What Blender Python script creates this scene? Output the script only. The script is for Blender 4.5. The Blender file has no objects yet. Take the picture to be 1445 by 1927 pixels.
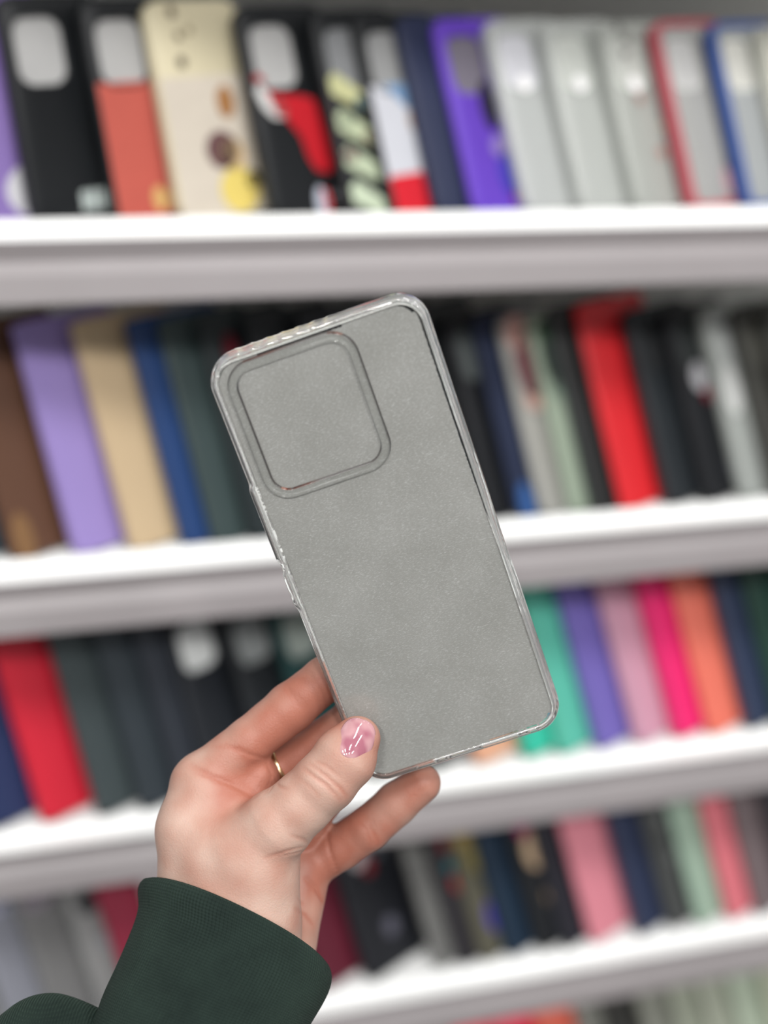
import bpy, bmesh, math, random
import numpy as np
from mathutils import Vector, Matrix, noise as mnoise

C = bpy.context.scene.collection
random.seed(4)
# ------------------------------------------------------------------ camera
F, CX, CY = 2400.0, 722.5, 963.5           # focal length and centre for a 1445 x 1927 frame
S = 0.245                                  # shelf spacing
yaw, pitch, roll = math.radians(16.323), math.radians(27.218), math.radians(3.145)
f3 = np.array([math.sin(yaw)*math.cos(pitch), math.cos(yaw)*math.cos(pitch), -math.sin(pitch)])
r0 = np.array([math.cos(yaw), -math.sin(yaw), 0.0]); u0 = np.cross(r0, f3)
r3 = math.cos(roll)*r0 + math.sin(roll)*u0
u3 = -math.sin(roll)*r0 + math.cos(roll)*u0
c3 = np.array([0, -0.713, 0.196])*S/0.215
cam_data = bpy.data.cameras.new('camera')
cam = bpy.data.objects.new('camera', cam_data); C.objects.link(cam)
cam_data.sensor_fit = 'VERTICAL'; cam_data.sensor_height = 24.0
cam_data.lens = F/1927*24.0
cam.matrix_world = Matrix(((r3[0], u3[0], -f3[0], c3[0]), (r3[1], u3[1], -f3[1], c3[1]),
                           (r3[2], u3[2], -f3[2], c3[2]), (0, 0, 0, 1)))
cam_data.clip_start = 0.02
cam_data.dof.use_dof = True
cam_data.dof.focus_distance = 0.455
cam_data.dof.aperture_fstop = (cam_data.lens/1000)/0.0132
bpy.context.scene.camera = cam
vs = bpy.context.scene.view_settings
vs.view_transform = 'Standard'; vs.look = 'None'; vs.gamma = 1; vs.use_curve_mapping = False
vs.exposure = 0.0
# ------------------------------------------------------------------ world and lamps
w = bpy.data.worlds.new('world'); bpy.context.scene.world = w; w.use_nodes = True
nt = w.node_tree; bg = nt.nodes['Background']
tc = nt.nodes.new('ShaderNodeTexCoord'); sp = nt.nodes.new('ShaderNodeSeparateXYZ')
rp = nt.nodes.new('ShaderNodeValToRGB'); mr = nt.nodes.new('ShaderNodeMapRange')
mr.inputs[1].default_value = -1; mr.inputs[2].default_value = 1
nt.links.new(tc.outputs['Generated'], sp.inputs[0]); nt.links.new(sp.outputs[2], mr.inputs[0])
nt.links.new(mr.outputs[0], rp.inputs[0]); nt.links.new(rp.outputs[0], bg.inputs[0])
rp.color_ramp.elements[0].position = 0.35; rp.color_ramp.elements[0].color = (.42, .40, .40, 1)
rp.color_ramp.elements[1].position = 0.75; rp.color_ramp.elements[1].color = (.95, .97, 1, 1)
bg.inputs[1].default_value = 0.42
def area(name, loc, target, sx, sy, power, col=(1, .98, .96)):
    l = bpy.data.lights.new(name, 'AREA'); l.shape = 'RECTANGLE'; l.size = sx; l.size_y = sy
    l.energy = power; l.color = col
    o = bpy.data.objects.new(name, l); C.objects.link(o); o.location = loc
    o.rotation_euler = (Vector(target)-Vector(loc)).to_track_quat('-Z', 'Y').to_euler()
for lx, ly, pw in ((-1.0, -1.4, 12), (-.3, -1.3, 9), (.4, -1.25, 10), (1.1, -1.2, 14), (-1.0, -2.5, 30), (-.2, -2.5, 27), (.5, -2.5, 27), (1.2, -2.4, 30), (.4, -.35, 6)):
    area('ceiling_lamp', (lx, ly, 1.85), (lx, ly, 0), 0.10, .55, pw)

# ------------------------------------------------------------------ helpers
def lin(c):
    return tuple(((v/255)/12.92 if v/255 <= .04045 else ((v/255+.055)/1.055)**2.4) for v in c)
def mat(name, rgb, rough=.5, spec=.5, **k):
    m = bpy.data.materials.new(name); m.use_nodes = True
    b = m.node_tree.nodes['Principled BSDF']
    b.inputs['Base Color'].default_value = (*lin(rgb), 1)
    b.inputs['Roughness'].default_value = rough
    b.inputs['Specular IOR Level'].default_value = spec
    for a, v in k.items(): b.inputs[a.replace('_', ' ')].default_value = v
    return m
def N(m, t, **k):
    n = m.node_tree.nodes.new(t)
    for a, v in k.items():
        if a.startswith('i_'): n.inputs[a[2:].replace('_', ' ')].default_value = v
        else: setattr(n, a, v)
    return n
def L(m, a, b): m.node_tree.links.new(a, b)
def vary(m, amt=.08, scale=300, bump=.1):
    """gentle grain in colour and bump"""
    b = m.node_tree.nodes['Principled BSDF']; base = b.inputs['Base Color'].default_value[:]
    t = N(m, 'ShaderNodeTexCoord'); n = N(m, 'ShaderNodeTexNoise', i_Scale=scale, i_Detail=3.0)
    L(m, t.outputs['Object'], n.inputs['Vector'])
    r = N(m, 'ShaderNodeValToRGB'); L(m, n.outputs[0], r.inputs[0])
    r.color_ramp.elements[0].position = .3; r.color_ramp.elements[1].position = .7
    r.color_ramp.elements[0].color = (*[v*(1-amt) for v in base[:3]], 1)
    r.color_ramp.elements[1].color = (*[min(1, v*(1+amt)) for v in base[:3]], 1)
    L(m, r.outputs[0], b.inputs['Base Color'])
    bp = N(m, 'ShaderNodeBump', i_Strength=bump, i_Distance=.0004)
    L(m, n.outputs[0], bp.inputs['Height']); L(m, bp.outputs[0], b.inputs['Normal'])
    return m
def link_mesh(name, verts, faces, m, parent=None, smooth=True):
    me = bpy.data.meshes.new(name)
    if parent is not None and parent.get('world_space'):
        l = parent.location; verts = [(v[0]-l[0], v[1]-l[1], v[2]-l[2]) for v in verts]
    me.from_pydata([tuple(map(float, v)) for v in verts], [], [tuple(map(int, q)) for q in faces]); me.update()
    bm = bmesh.new(); bm.from_mesh(me); bmesh.ops.recalc_face_normals(bm, faces=bm.faces); bm.to_mesh(me); bm.free()
    if smooth: me.shade_smooth()
    o = bpy.data.objects.new(name, me); C.objects.link(o)
    if m: me.materials.append(m)
    if parent: o.parent = parent
    return o
def empty(name, loc, label, cat, group=None):
    o = bpy.data.objects.new(name, None); C.objects.link(o); o.location = loc
    o['label'] = label; o['category'] = cat; o.empty_display_size = .01
    if group: o['group'] = group
    return o
def rrect(w, h, r, n=6, cx=0, cy=0):
    """closed rounded rectangle path with outward normals"""
    P = []
    for (sx, sy, a0) in ((1, 1, 0), (-1, 1, 90), (-1, -1, 180), (1, -1, 270)):
        for i in range(n+1):
            a = math.radians(a0+90*i/n)
            P.append((cx+sx*(w/2-r)+r*math.cos(a), cy+sy*(h/2-r)+r*math.sin(a), math.cos(a), math.sin(a)))
    return P
def prism(name, w, h, r, cx, cz, y0, y1, m, parent, bev=.0008, n=5):
    """rounded-rectangle slab in the local xz plane between depths y0 and y1, edges softened"""
    P = rrect(w, h, r, n, cx, cz); k = len(P); V = []; Fc = []
    prof = [(-bev, y0), (-bev*.3, y0+bev*.3), (0, y0+bev), (0, y1-bev), (-bev*.3, y1-bev*.3), (-bev, y1)]
    for (o, y) in prof:
        for p in P: V.append((p[0]+p[2]*o, y, p[1]+p[3]*o))
    for j in range(len(prof)-1):
        for i in range(k): Fc.append((j*k+i, j*k+(i+1) % k, (j+1)*k+(i+1) % k, (j+1)*k+i))
    Fc.append(tuple(range(k))); Fc.append(tuple(range(5*k, 6*k))[::-1])
    return link_mesh(name, V, Fc, m, parent, smooth=False)
def sweep(paths_prof, k):
    pass

# ------------------------------------------------------------------ projection helpers (camera millimetres -> world metres)
def cam2w(P):
    P = np.atleast_2d(np.array(P, float))/1000
    return c3 + P[:, :1]*r3 - P[:, 1:2]*u3 + P[:, 2:3]*f3
def project(p):
    q = np.array(p)-c3; z = q@f3
    return CX+F*(q@r3)/z, CY-F*(q@u3)/z
def solve_x(px, y, z):
    lo, hi = -1.5, 3.0
    for _ in range(50):
        m = (lo+hi)/2
        if project((m, y, z))[0] < px: lo = m
        else: hi = m
    return lo

# ------------------------------------------------------------------ setting
m_wall = vary(mat('wall_paint', (205, 205, 202), .8), .03, 5, .05)
m_floor = vary(mat('floor_vinyl', (120, 115, 112), .4), .1, 6, .02)
def box(name, x0, x1, y0, y1, z0, z1, m, parent=None):
    V = [(x, y, z) for x in (x0, x1) for y in (y0, y1) for z in (z0, z1)]
    return link_mesh(name, V, [(0, 1, 3, 2), (4, 6, 7, 5), (0, 4, 5, 1), (2, 3, 7, 6), (0, 2, 6, 4), (1, 5, 7, 3)], m, parent, False)
fl = box('floor', -3, 4, -3, .6, -1.5, -1.45, m_floor); fl['kind'] = 'structure'
wb = box('wall_back', -3, 4, .40, .45, -1.45, 1.9, m_wall); wb['kind'] = 'structure'

# ------------------------------------------------------------------ display rack
m_rack = vary(mat('rack_paint', (246, 247, 246), .42), .015, 20, .02)
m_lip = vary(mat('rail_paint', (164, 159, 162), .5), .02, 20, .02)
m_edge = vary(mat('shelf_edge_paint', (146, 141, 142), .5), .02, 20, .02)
m_back = vary(mat('back_paint', (190, 190, 186), .55), .02, 10, .02)
RX0, RX1, RD = -.55, 1.45, .26
rack = empty('display_rack', (0, 0, -1.45), 'white metal shop display rack with rows of phone cases on its shelves', 'shelf rack')
rack['world_space'] = 1
box('back_panel', RX0, RX1, RD, RD+.012, -1.45, .60, m_back, rack)
for x in (RX0-.03, RX1): box('upright', x, x+.03, -.0, RD+.012, -1.45, .60, m_rack, rack)
for k in range(-1, 6):
    z = -k*S
    V = []
    prof = [(.001, 0.0), (0, -.0008), (.0002, -.003), (.0022, -.0135), (.002, -.0155), (-.004, -.022), (-.0085, -.0385), (-.0085, -.040), (-.006, -.041), (.004, -.018), (.010, -.014), (RD, -.014), (RD, 0), (.0195, 0), (.0195, .0070), (.0190, .0075), (.0185, .0075), (.0180, .0070), (.0180, .0006), (.0172, 0)]
    for x in (RX0, RX1):
        for (y, dz) in prof: V.append((x, y, z+dz))
    n = len(prof)
    Fc = [(i, (i+1) % n, n+(i+1) % n, n+i) for i in range(n)] + [tuple(range(n)), tuple(range(n, 2*n))]
    s = link_mesh('shelf', V, Fc, m_rack, rack, False)
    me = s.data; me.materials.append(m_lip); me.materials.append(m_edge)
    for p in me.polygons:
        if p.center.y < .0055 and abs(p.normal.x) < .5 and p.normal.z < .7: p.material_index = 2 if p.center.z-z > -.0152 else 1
# ------------------------------------------------------------------ phone cases on the shelves
HTS = (.138, .165, .172); SETB = .0212
_mats = {}
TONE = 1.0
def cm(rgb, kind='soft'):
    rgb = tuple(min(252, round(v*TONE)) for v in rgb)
    key = (tuple(rgb), kind)
    if key not in _mats:
        nm = kind+'_plastic_%d' % len(_mats)
        if kind == 'leather': m = vary(mat(nm, rgb, .42, .5), .08, 500, .35)
        elif kind == 'soft': m = vary(mat(nm, rgb, .55, .4), .04, 200, .05)
        elif kind == 'gloss': m = mat(nm, rgb, .18, .5)
        elif kind == 'card': m = vary(mat(nm, rgb, .7, .3), .03, 100, .02)
        elif kind == 'clear':
            m = mat(nm, rgb, .16, .5)
            nt = m.node_tree; b = nt.nodes['Principled BSDF']; out = nt.nodes['Material Output']
            tr = N(m, 'ShaderNodeBsdfTransparent'); tr.inputs[0].default_value = (.95, .96, .95, 1)
            mx = N(m, 'ShaderNodeMixShader'); mx.inputs[0].default_value = .5
            L(m, tr.outputs[0], mx.inputs[1]); L(m, b.outputs[0], mx.inputs[2]); L(m, mx.outputs[0], out.inputs[0])
        _mats[key] = m
    return _mats[key]
DARK = (24, 27, 31)
def shell(parent, rgb, kind, W, H, T, win=None, r=.011):
    """back shell of a phone case: plate with a camera window, plus the side wall"""
    n = 6; P = rrect(W, H, r, n, W/2, H/2); k = len(P); V = []; Fc = []
    if win: (wx, wz, ww, wh, wr) = win; Q = rrect(ww, wh, wr, n, wx, wz)
    rings = []
    def ring(path, o, y):
        rings.append(len(V))
        for p in path: V.append((p[0]+p[2]*o, y, p[1]+p[3]*o))
    if win: ring(Q, 0, .0014); ring(Q, 0, -.0006); ring(Q, .0012, -.0008); ring(Q, .0020, 0)
    ring(P, -.002, 0); ring(P, -.0006, .0006); ring(P, 0, .002); ring(P, 0, T-.001); ring(P, -.0008, T); ring(P, -.0016, T-.001); ring(P, -.0018, .0016)
    if win: ring(Q, 0, .0014)
    for a, b in zip(rings[:-1], rings[1:]):
        for i in range(k): Fc.append((a+i, a+(i+1) % k, b+(i+1) % k, b+i))
    if not win: Fc.append(tuple(range(k))); Fc.append(tuple(range(rings[-1], rings[-1]+k)))
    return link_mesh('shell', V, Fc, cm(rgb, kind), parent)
def patch(parent, pts, y, rgb, kind='card', name='print', t=.0004):
    n = len(pts); V = [(x, y, z) for x, z in pts]+[(x, y+t, z) for x, z in pts]
    Fc = [tuple(range(n)), tuple(range(n, 2*n))]+[(i, (i+1) % n, n+(i+1) % n, n+i) for i in range(n)]
    return link_mesh(name, V, Fc, cm(rgb, kind), parent, False)
def blob(parent, x, z, rx, rz, rgb, y=-.0005, a=0, name='print', n=18):
    pts = []
    for i in range(n):
        t = 2*math.pi*i/n; X, Z = rx*math.cos(t), rz*math.sin(t)
        pts.append((x+X*math.cos(a)-Z*math.sin(a), z+X*math.sin(a)+Z*math.cos(a)))
    return patch(parent, pts, y, rgb, name=name)
WIN = (.024, .128, .036, .046, .010)
def printed_case(e, rgb, o, HT, W):
    T = o['T']; win = o.get('win', (.023, HT-.033, .033, .041, .010))
    shell(e, rgb, o.get('kind', 'soft'), W, HT, T, win=win)
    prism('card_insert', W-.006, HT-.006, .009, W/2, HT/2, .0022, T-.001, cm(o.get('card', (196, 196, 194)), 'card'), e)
    if 'panel' in o:
        c, z0, z1 = o['panel']; patch(e, [(.002, z0), (W-.003, z0), (W-.003, z1), (.002, z1)], -.0004, c)
    for p in o.get('pt', []):
        if p[0] == 'poly': patch(e, p[1], -.0009, p[2])
        else: blob(e, *p[:5], y=-.0009, a=(p[5] if len(p) > 5 else 0))
def wallet(e, rgb, o, HT, W):
    T = o['T']; m = cm(rgb, o.get('kind', 'leather'))
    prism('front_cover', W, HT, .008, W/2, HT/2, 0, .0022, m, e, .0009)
    prism('back_cover', W, HT, .008, W/2, HT/2, T-.0022, T, m, e, .0009)
    # rounded spine
    V = []; Fc = []; n = 10; zz = [.0015, .004, HT-.004, HT-.0015]; sc = [.8, 1, 1, .8]
    for z, s in zip(zz, sc):
        for i in range(n+1):
            a = math.pi*(i/n); V.append((.0035-.0055*math.sin(a)*s, T/2-(T/2)*math.cos(a), z))
    K = n+1
    for j in range(3):
        for i in range(n): Fc.append((j*K+i, j*K+i+1, (j+1)*K+i+1, (j+1)*K+i))
    Fc.append(tuple(range(K))); Fc.append(tuple(range(3*K, 4*K)))
    link_mesh('spine', V, Fc, m, e)
    prism('inner_tray', W-.008, HT-.006, .009, W/2+.002, HT/2, .0023, T-.0023, cm(o.get('tray', (30, 30, 33)), 'soft'), e)
    for p in o.get('pt', []): blob(e, *p[:5], y=-.0005)
def clear(e, rgb, o, HT, W):
    T = o['T']; shell(e, rgb, 'clear', W, HT, T, win=(.022, HT-.031, .032, .039, .009))
    prism('card_insert', W-.007, HT-.008, .008, W/2, HT/2, .0022, T-.0015, cm(tuple(min(248, int(v*1.09)) for v in o.get('card', (208, 212, 206))), 'card'), e)
    if 'frame' in o:
        # coloured bumper round the rim
        P = rrect(W+.0016, HT+.0016, .0118, 6, W/2, HT/2); k = len(P); V = []; Fc = []
        prof = [(-.005, -.0007), (0, -.0004), (.0004, .003), (.0003, T), (-.001, T+.0005), (-.0012, .003), (-.005, -.0001)]
        for (of, y) in prof:
            for p in P: V.append((p[0]+p[2]*of, y, p[1]+p[3]*of))
        for j in range(len(prof)):
            jj = (j+1) % len(prof)
            for i in range(k): Fc.append((j*k+i, j*k+(i+1) % k, jj*k+(i+1) % k, jj*k+i))
        link_mesh('bumper', V, Fc, cm(o['frame'], 'soft'), e)
    if o.get('dot'): blob(e, .022, HT-.047, .0058, .0058, (285, 285, 285), y=-.0012, name='glint_dot')  # white disc painted on as a blurred specular highlight
    for p in o.get('pt', []): blob(e, *p[:5], y=-.0008)

def lean_of(row, fn, xb, xt, o):
    return place(row, fn, xb, xt, 0, None, None, o, dry=True)
def place_row(row, items):
    global TONE
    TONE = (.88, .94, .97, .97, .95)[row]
    # neighbours lean on one another, so the lean changes evenly along a row
    vals = np.array([lean_of(row, t[0], t[1], t[2], t[6] if len(t) > 6 else {}) for t in items]); xs = np.array([t[1] for t in items], float)
    keep = (xs > -30) & (xs < 1480)
    c = np.polyfit(xs[keep], vals[keep], 1)
    X = [place(row, t[0], t[1], t[2], 0, None, None, t[6] if len(t) > 6 else {}, dry=2) for t in items]
    for i, t in enumerate(items):
        t = list(t)+([{}] if len(t) < 7 else []); o = t[6] = dict(t[6])
        T0 = min(.013, o.get('T', .011)) if t[0] is wallet else .0095
        if i: T0 = min(T0, (X[i][0]-X[i-1][0])*math.sin(X[i][1])*.84-.0024)
        o['T'] = max(.0036, T0)
        if row == 0:
            if 'panel' in o: o['panel'] = (o['panel'][0], o['panel'][1]*.89, o['panel'][2]*.86)
            if 'pt' in o: o['pt'] = [('poly', [(a*.95, b*.89) for a, b in p[1]], p[2]) if p[0] == 'poly' else (p[0]*.95, p[1]*.89, p[2]*.95, p[3]*.89)+tuple(p[4:]) for p in o['pt']]
        place(row, *t, name={wallet: 'wallet_case', printed_case: 'printed_case', clear: 'clear_case'}[t[0]], lean=float(np.clip(np.polyval(c, t[1]), .05, .55)))
def place(row, fn, xb, xt, phi, rgb, label, o=None, name='phone_case', group=None, dry=False, lean=None):
    o = o or {}
    z = -row*S+.0003; y = SETB
    ph = math.radians((25, 30, 30, 30, 30)[row]-.004*max(0, xb)); T = o.get('T', .011)
    HT = HTS[0 if row == 0 else (2 if fn is wallet else 1)]
    back = np.array([-math.sin(ph), math.cos(ph), 0])*T*.9       # the far long edge is what shows on the left
    x = solve_x(xb-3, y+back[1], z)-back[0]; d = np.array([math.cos(ph), math.sin(ph), 0])
    lo, hi = -.3, .9
    for _ in range(40):
        a = (lo+hi)/2
        u = np.array([-a*math.sin(ph), a*math.cos(ph), 1.0]); u /= np.linalg.norm(u)
        if project(np.array([x, y, z])+back+u*HT)[0] > xt: lo = a
        else: hi = a
    if dry: return (x, ph) if dry == 2 else a
    a = lean
    u = np.array([-a*math.sin(ph), a*math.cos(ph), 1.0]); u /= np.linalg.norm(u)
    v = np.cross(u, d)
    # lowest corner on the shelf: the far side of the thickness drops when the case leans
    drop = max(0, -v[2]*T)
    e = empty(name, (x, y, z+drop), label, 'phone case' if fn is not wallet else 'wallet case', group or ROWG[row])
    e.rotation_mode = 'QUATERNION'
    e.rotation_quaternion = Matrix(((d[0], v[0], u[0]), (d[1], v[1], u[1]), (d[2], v[2], u[2]))).to_quaternion()
    fn(e, rgb, o, HT, .070 if row == 0 else .078)
    return e
ROWG = {0: 'phone cases on the top shelf', 1: 'phone cases on the second shelf', 2: 'phone cases on the third shelf',
        3: 'phone cases on the fourth shelf', 4: 'phone cases on the lowest shelf in view'}
W_, P_, K_ = wallet, printed_case, clear
nW, nP, nK = 'wallet_case', 'printed_case', 'clear_case'
# bull's head in red with white horn, as polygons (x to the right, z up)
bull = [('poly', [(.012, .112), (.022, .108), (.040, .106), (.050, .103), (.053, .090), (.056, .070), (.058, .052), (.052, .047), (.042, .050), (.037, .060), (.034, .076), (.026, .088), (.017, .094)], (206, 16, 34)),
        ('poly', [(.007, .121), (.010, .112), (.016, .106), (.024, .103), (.028, .097), (.024, .090), (.014, .091), (.007, .099), (.003, .110)], (232, 232, 230)),
        ('poly', [(.003, .122), (.009, .124), (.013, .119), (.006, .116)], (180, 20, 34)),
        (.041, .024, .0045, .013, (214, 220, 235)), (.046, .026, .003, .010, (214, 40, 50)), (.058, .030, .007, .003, (150, 155, 160))]
stripes = [('poly', [(.004, .118-.027*i), (.010, .122-.027*i), (.055, .088-.027*i), (.055, .078-.027*i), (.004, .106-.027*i)], c) for i, c in enumerate([(212, 214, 160), (205, 216, 180), (204, 218, 186), (214, 228, 200)])]
stripes += [(.028, .098, .006, .005, (70, 130, 165)), (.030, .072, .006, .005, (206, 60, 60)), (.010, .060, .006, .005, (170, 40, 110)), (.012, .085, .005, .004, (40, 130, 140)), (.040, .05, .006, .004, (70, 120, 170))]
def shift(L_, dz):
    out = []
    for p in L_:
        if p[0] == 'poly': out.append(('poly', [(a, b+dz) for a, b in p[1]], p[2]))
        else: out.append((p[0], max(.007, p[1]+dz))+tuple(p[2:]))
    return out
bull = shift(bull, -.018); stripes = shift(stripes, -.014)
R0 = [
 (W_, -68, -100, 35, (150, 125, 195), 'lavender case with a pale lower half at the far left of the top shelf', {'pt': [(.06, .02, .03, .022, (235, 235, 240))]}),
 (P_, 60, -14, 35, DARK, 'black case with grey camera window and small white lettering at its foot', {'pt': [('poly', [(.036+.0062*i, .006), (.041+.0062*i, .006), (.041+.0062*i, .021), (.036+.0062*i, .019)], (205, 216, 212)) for i in range(6)]}),
 (P_, 215, 132, 35, DARK, 'black-topped case with a terracotta orange panel on the top shelf', {'panel': ((206, 98, 84), .001, .101), 'pt': [(.034, .014, .005, .009, (232, 190, 120)), (.044, .012, .004, .010, (232, 190, 120))]}),
 (P_, 335, 247, 35, (232, 222, 188), 'cream case with brown dots and a small dark-haired cartoon print', {'win': None, 'panel': ((226, 216, 200), .001, .105), 'pt': [(.020, .147, .003, .004, (96, 76, 62)), (.022, .130, .0025, .003, (110, 92, 72)), (.031, .134, .0022, .003, (150, 135, 105)), (.021, .112, .0035, .004, (92, 78, 66)), (.050, .082, .007, .012, (176, 124, 74)), (.041, .048, .013, .014, (112, 78, 80)), (.049, .044, .010, .012, (226, 196, 150)), (.050, .018, .016, .017, (246, 222, 120)), (.062, .024, .006, .007, (34, 34, 36))]}),
 (P_, 508, 418, 35, DARK, 'black case with a red bull head emblem and white horn', {'pt': bull}),
 (P_, 650, 568, 36, DARK, 'black case with diagonal pale green and yellow stripes', {'card': (150, 152, 154), 'pt': stripes}),
 (P_, 734, 665, 37, DARK, 'case with black top, white middle and red foot on the top shelf', {'card': (170, 172, 172), 'panel': ((222, 224, 232), .028, .103), 'pt': [('poly', [(.003, .001), (.036, .001), (.032, .032), (.003, .031)], (226, 30, 48)), ('poly', [(.014, .100), (.036, .076), (.036, .100)], (130, 165, 205)), (.036, .072, .006, .010, (196, 160, 130)), (.040, .030, .006, .012, (120, 70, 60)), (.043, .008, .005, .006, (228, 220, 160))]}),
 (P_, 818, 748, 38, (36, 46, 78), 'narrow glimpse of a dark navy case left of the purple one', {'win': None}),
 (P_, 890, 797, 38, (112, 72, 210), 'vivid purple case with an open camera window', {'kind': 'soft', 'card': (132, 126, 140), 'pt': [(.034, .085, .007, .020, (30, 26, 44)), (.040, .030, .010, .018, (70, 66, 190)), (.036, .052, .008, .009, (150, 130, 200)), (.042, .012, .004, .005, (190, 50, 130))]}),
 (K_, 985, 885, 36, (244, 248, 246), 'clear case with a round white painted glint, just right of the purple case', {'dot': (250, 252, 250), 'card': (218, 220, 226)}),
 (K_, 1088, 995, 36, (244, 248, 244), 'clear case with a round white painted glint between two other clear cases', {'dot': (250, 252, 250)}),
 (K_, 1190, 1100, 34, (228, 232, 226), 'clear case sprinkled with small brown prints', {'dot': (236, 236, 232), 'pt': [(.026, .090, .004, .004, (170, 130, 120)), (.036, .045, .004, .005, (186, 140, 130)), (.020, .150, .003, .003, (120, 118, 116)), (.026, .140, .003, .004, (120, 118, 116)), (.022, .128, .003, .003, (130, 126, 124)), (.044, .066, .003, .003, (220, 200, 160))]}),
 (K_, 1292, 1192, 32, (228, 228, 226), 'clear case with a dusty red bumper on the top shelf', {'frame': (206, 98, 108), 'card': (206, 206, 204), 'pt': [(.048, .020, .010, .014, (214, 170, 180)), (.050, .032, .006, .007, (110, 90, 110))]}),
 (K_, 1396, 1284, 30, (222, 226, 230), 'clear case with a blue bumper on the top shelf', {'frame': (66, 98, 172), 'card': (222, 222, 214), 'pt': [(.052, .030, .010, .012, (170, 200, 226))]}),
 (K_, 1480, 1385, 28, (232, 232, 220), 'cream-white clear case at the right edge of the top shelf', {'card': (226, 226, 212)}),
 (K_, 1570, 1462, 28, (226, 230, 226), 'clear case half outside the right edge on the top shelf', {}),
]
place_row(0, R0)
R1 = [
 (W_, -85, -230, 48, (40, 66, 78), 'dark teal wallet case at the far left of the second shelf', {}),
 (W_, 22, -125, 48, (98, 66, 48), 'brown wallet case with a tan foot left of the lavender one', {'pt': [(.010, .014, .008, .020, (134, 100, 66))]}),
 (W_, 140, 12, 48, (160, 140, 205), 'lavender wallet case on the second shelf', {}),
 (W_, 246, 132, 48, (208, 184, 148), 'beige wallet case between lavender and navy ones', {}),
 (W_, 345, 242, 48, (34, 66, 118), 'navy blue wallet case right of the beige one', {}),
 (W_, 405, 315, 48, (60, 74, 74), 'dark grey-green wallet case beside the navy one on the second shelf', {}),
 (W_, 475, 375, 46, (34, 44, 46), 'near-black wallet case partly hidden by the held clear case', {'pt': [(.02, .145, .006, .012, (110, 20, 36))]}),
 (W_, 560, 450, 45, (24, 30, 34), 'black wallet case whose top shows above the held case, left of its raised corner', {}),
 (W_, 655, 545, 44, (24, 28, 34), 'black wallet case mostly behind the upper middle of the held case', {}),
 (W_, 750, 640, 43, (28, 30, 34), 'black wallet case hidden behind the held case near its top right', {}),
 (W_, 830, 725, 42, (26, 32, 34), 'black wallet case emerging at the right edge of the held case', {}),
 (P_, 915, 812, 36, DARK, 'black case with a grey camera window right of the held case', {'card': (96, 102, 102)}),
 (P_, 972, 870, 36, (28, 38, 66), 'dark navy case left of the rose-topped one', {'win': None, 'pt': [(.01, .01, .008, .02, (50, 90, 150))]}),
 (K_, 1020, 928, 34, (206, 206, 200), 'greyish clear case with a rose pink top and stripe', {'card': (176, 168, 164), 'pt': [(.016, .150, .013, .014, (212, 166, 156)), (.020, .122, .012, .026, (128, 84, 88)), (.022, .096, .014, .010, (196, 160, 148)), (.030, .050, .003, .040, (150, 90, 84))]}),
 (K_, 1074, 992, 34, (196, 212, 192), 'pale green-tinged clear case left of the red wallet case', {'card': (176, 190, 168), 'pt': [(.016, .150, .010, .010, (86, 118, 92)), (.018, .130, .012, .030, (44, 58, 52)), (.018, .103, .010, .009, (130, 150, 134))]}),
 (W_, 1120, 1026, 38, (38, 44, 44), 'dark wallet case directly left of the bright red one', {}),
 (W_, 1170, 1085, 36, (226, 40, 48), 'bright red wallet case on the second shelf', {'T': .017}),
 (P_, 1252, 1165, 34, (40, 46, 50), 'charcoal case directly right of the red wallet case', {'card': (44, 46, 48)}),
 (P_, 1322, 1225, 34, DARK, 'black case with a small white and red badge', {'card': (52, 56, 56), 'pt': [(.022, .104, .008, .012, (196, 196, 200)), (.028, .088, .005, .006, (120, 20, 40)), (.040, .024, .007, .012, (90, 92, 108))]}),
 (K_, 1392, 1298, 32, (208, 214, 210), 'grey-white clear case near the right end of the second shelf', {'card': (168, 172, 170), 'pt': [(.013, .094, .010, .022, (214, 216, 214))]}),
 (P_, 1452, 1358, 30, (66, 66, 62), 'olive grey case near the right edge of the second shelf', {'card': (88, 88, 82)}),
 (P_, 1510, 1408, 30, (74, 76, 70), 'grey case with a magenta mark at the right edge of the second shelf', {'card': (88, 88, 82), 'pt': [(.020, .106, .006, .014, (150, 30, 110))]}),
]
place_row(1, R1)
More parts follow.
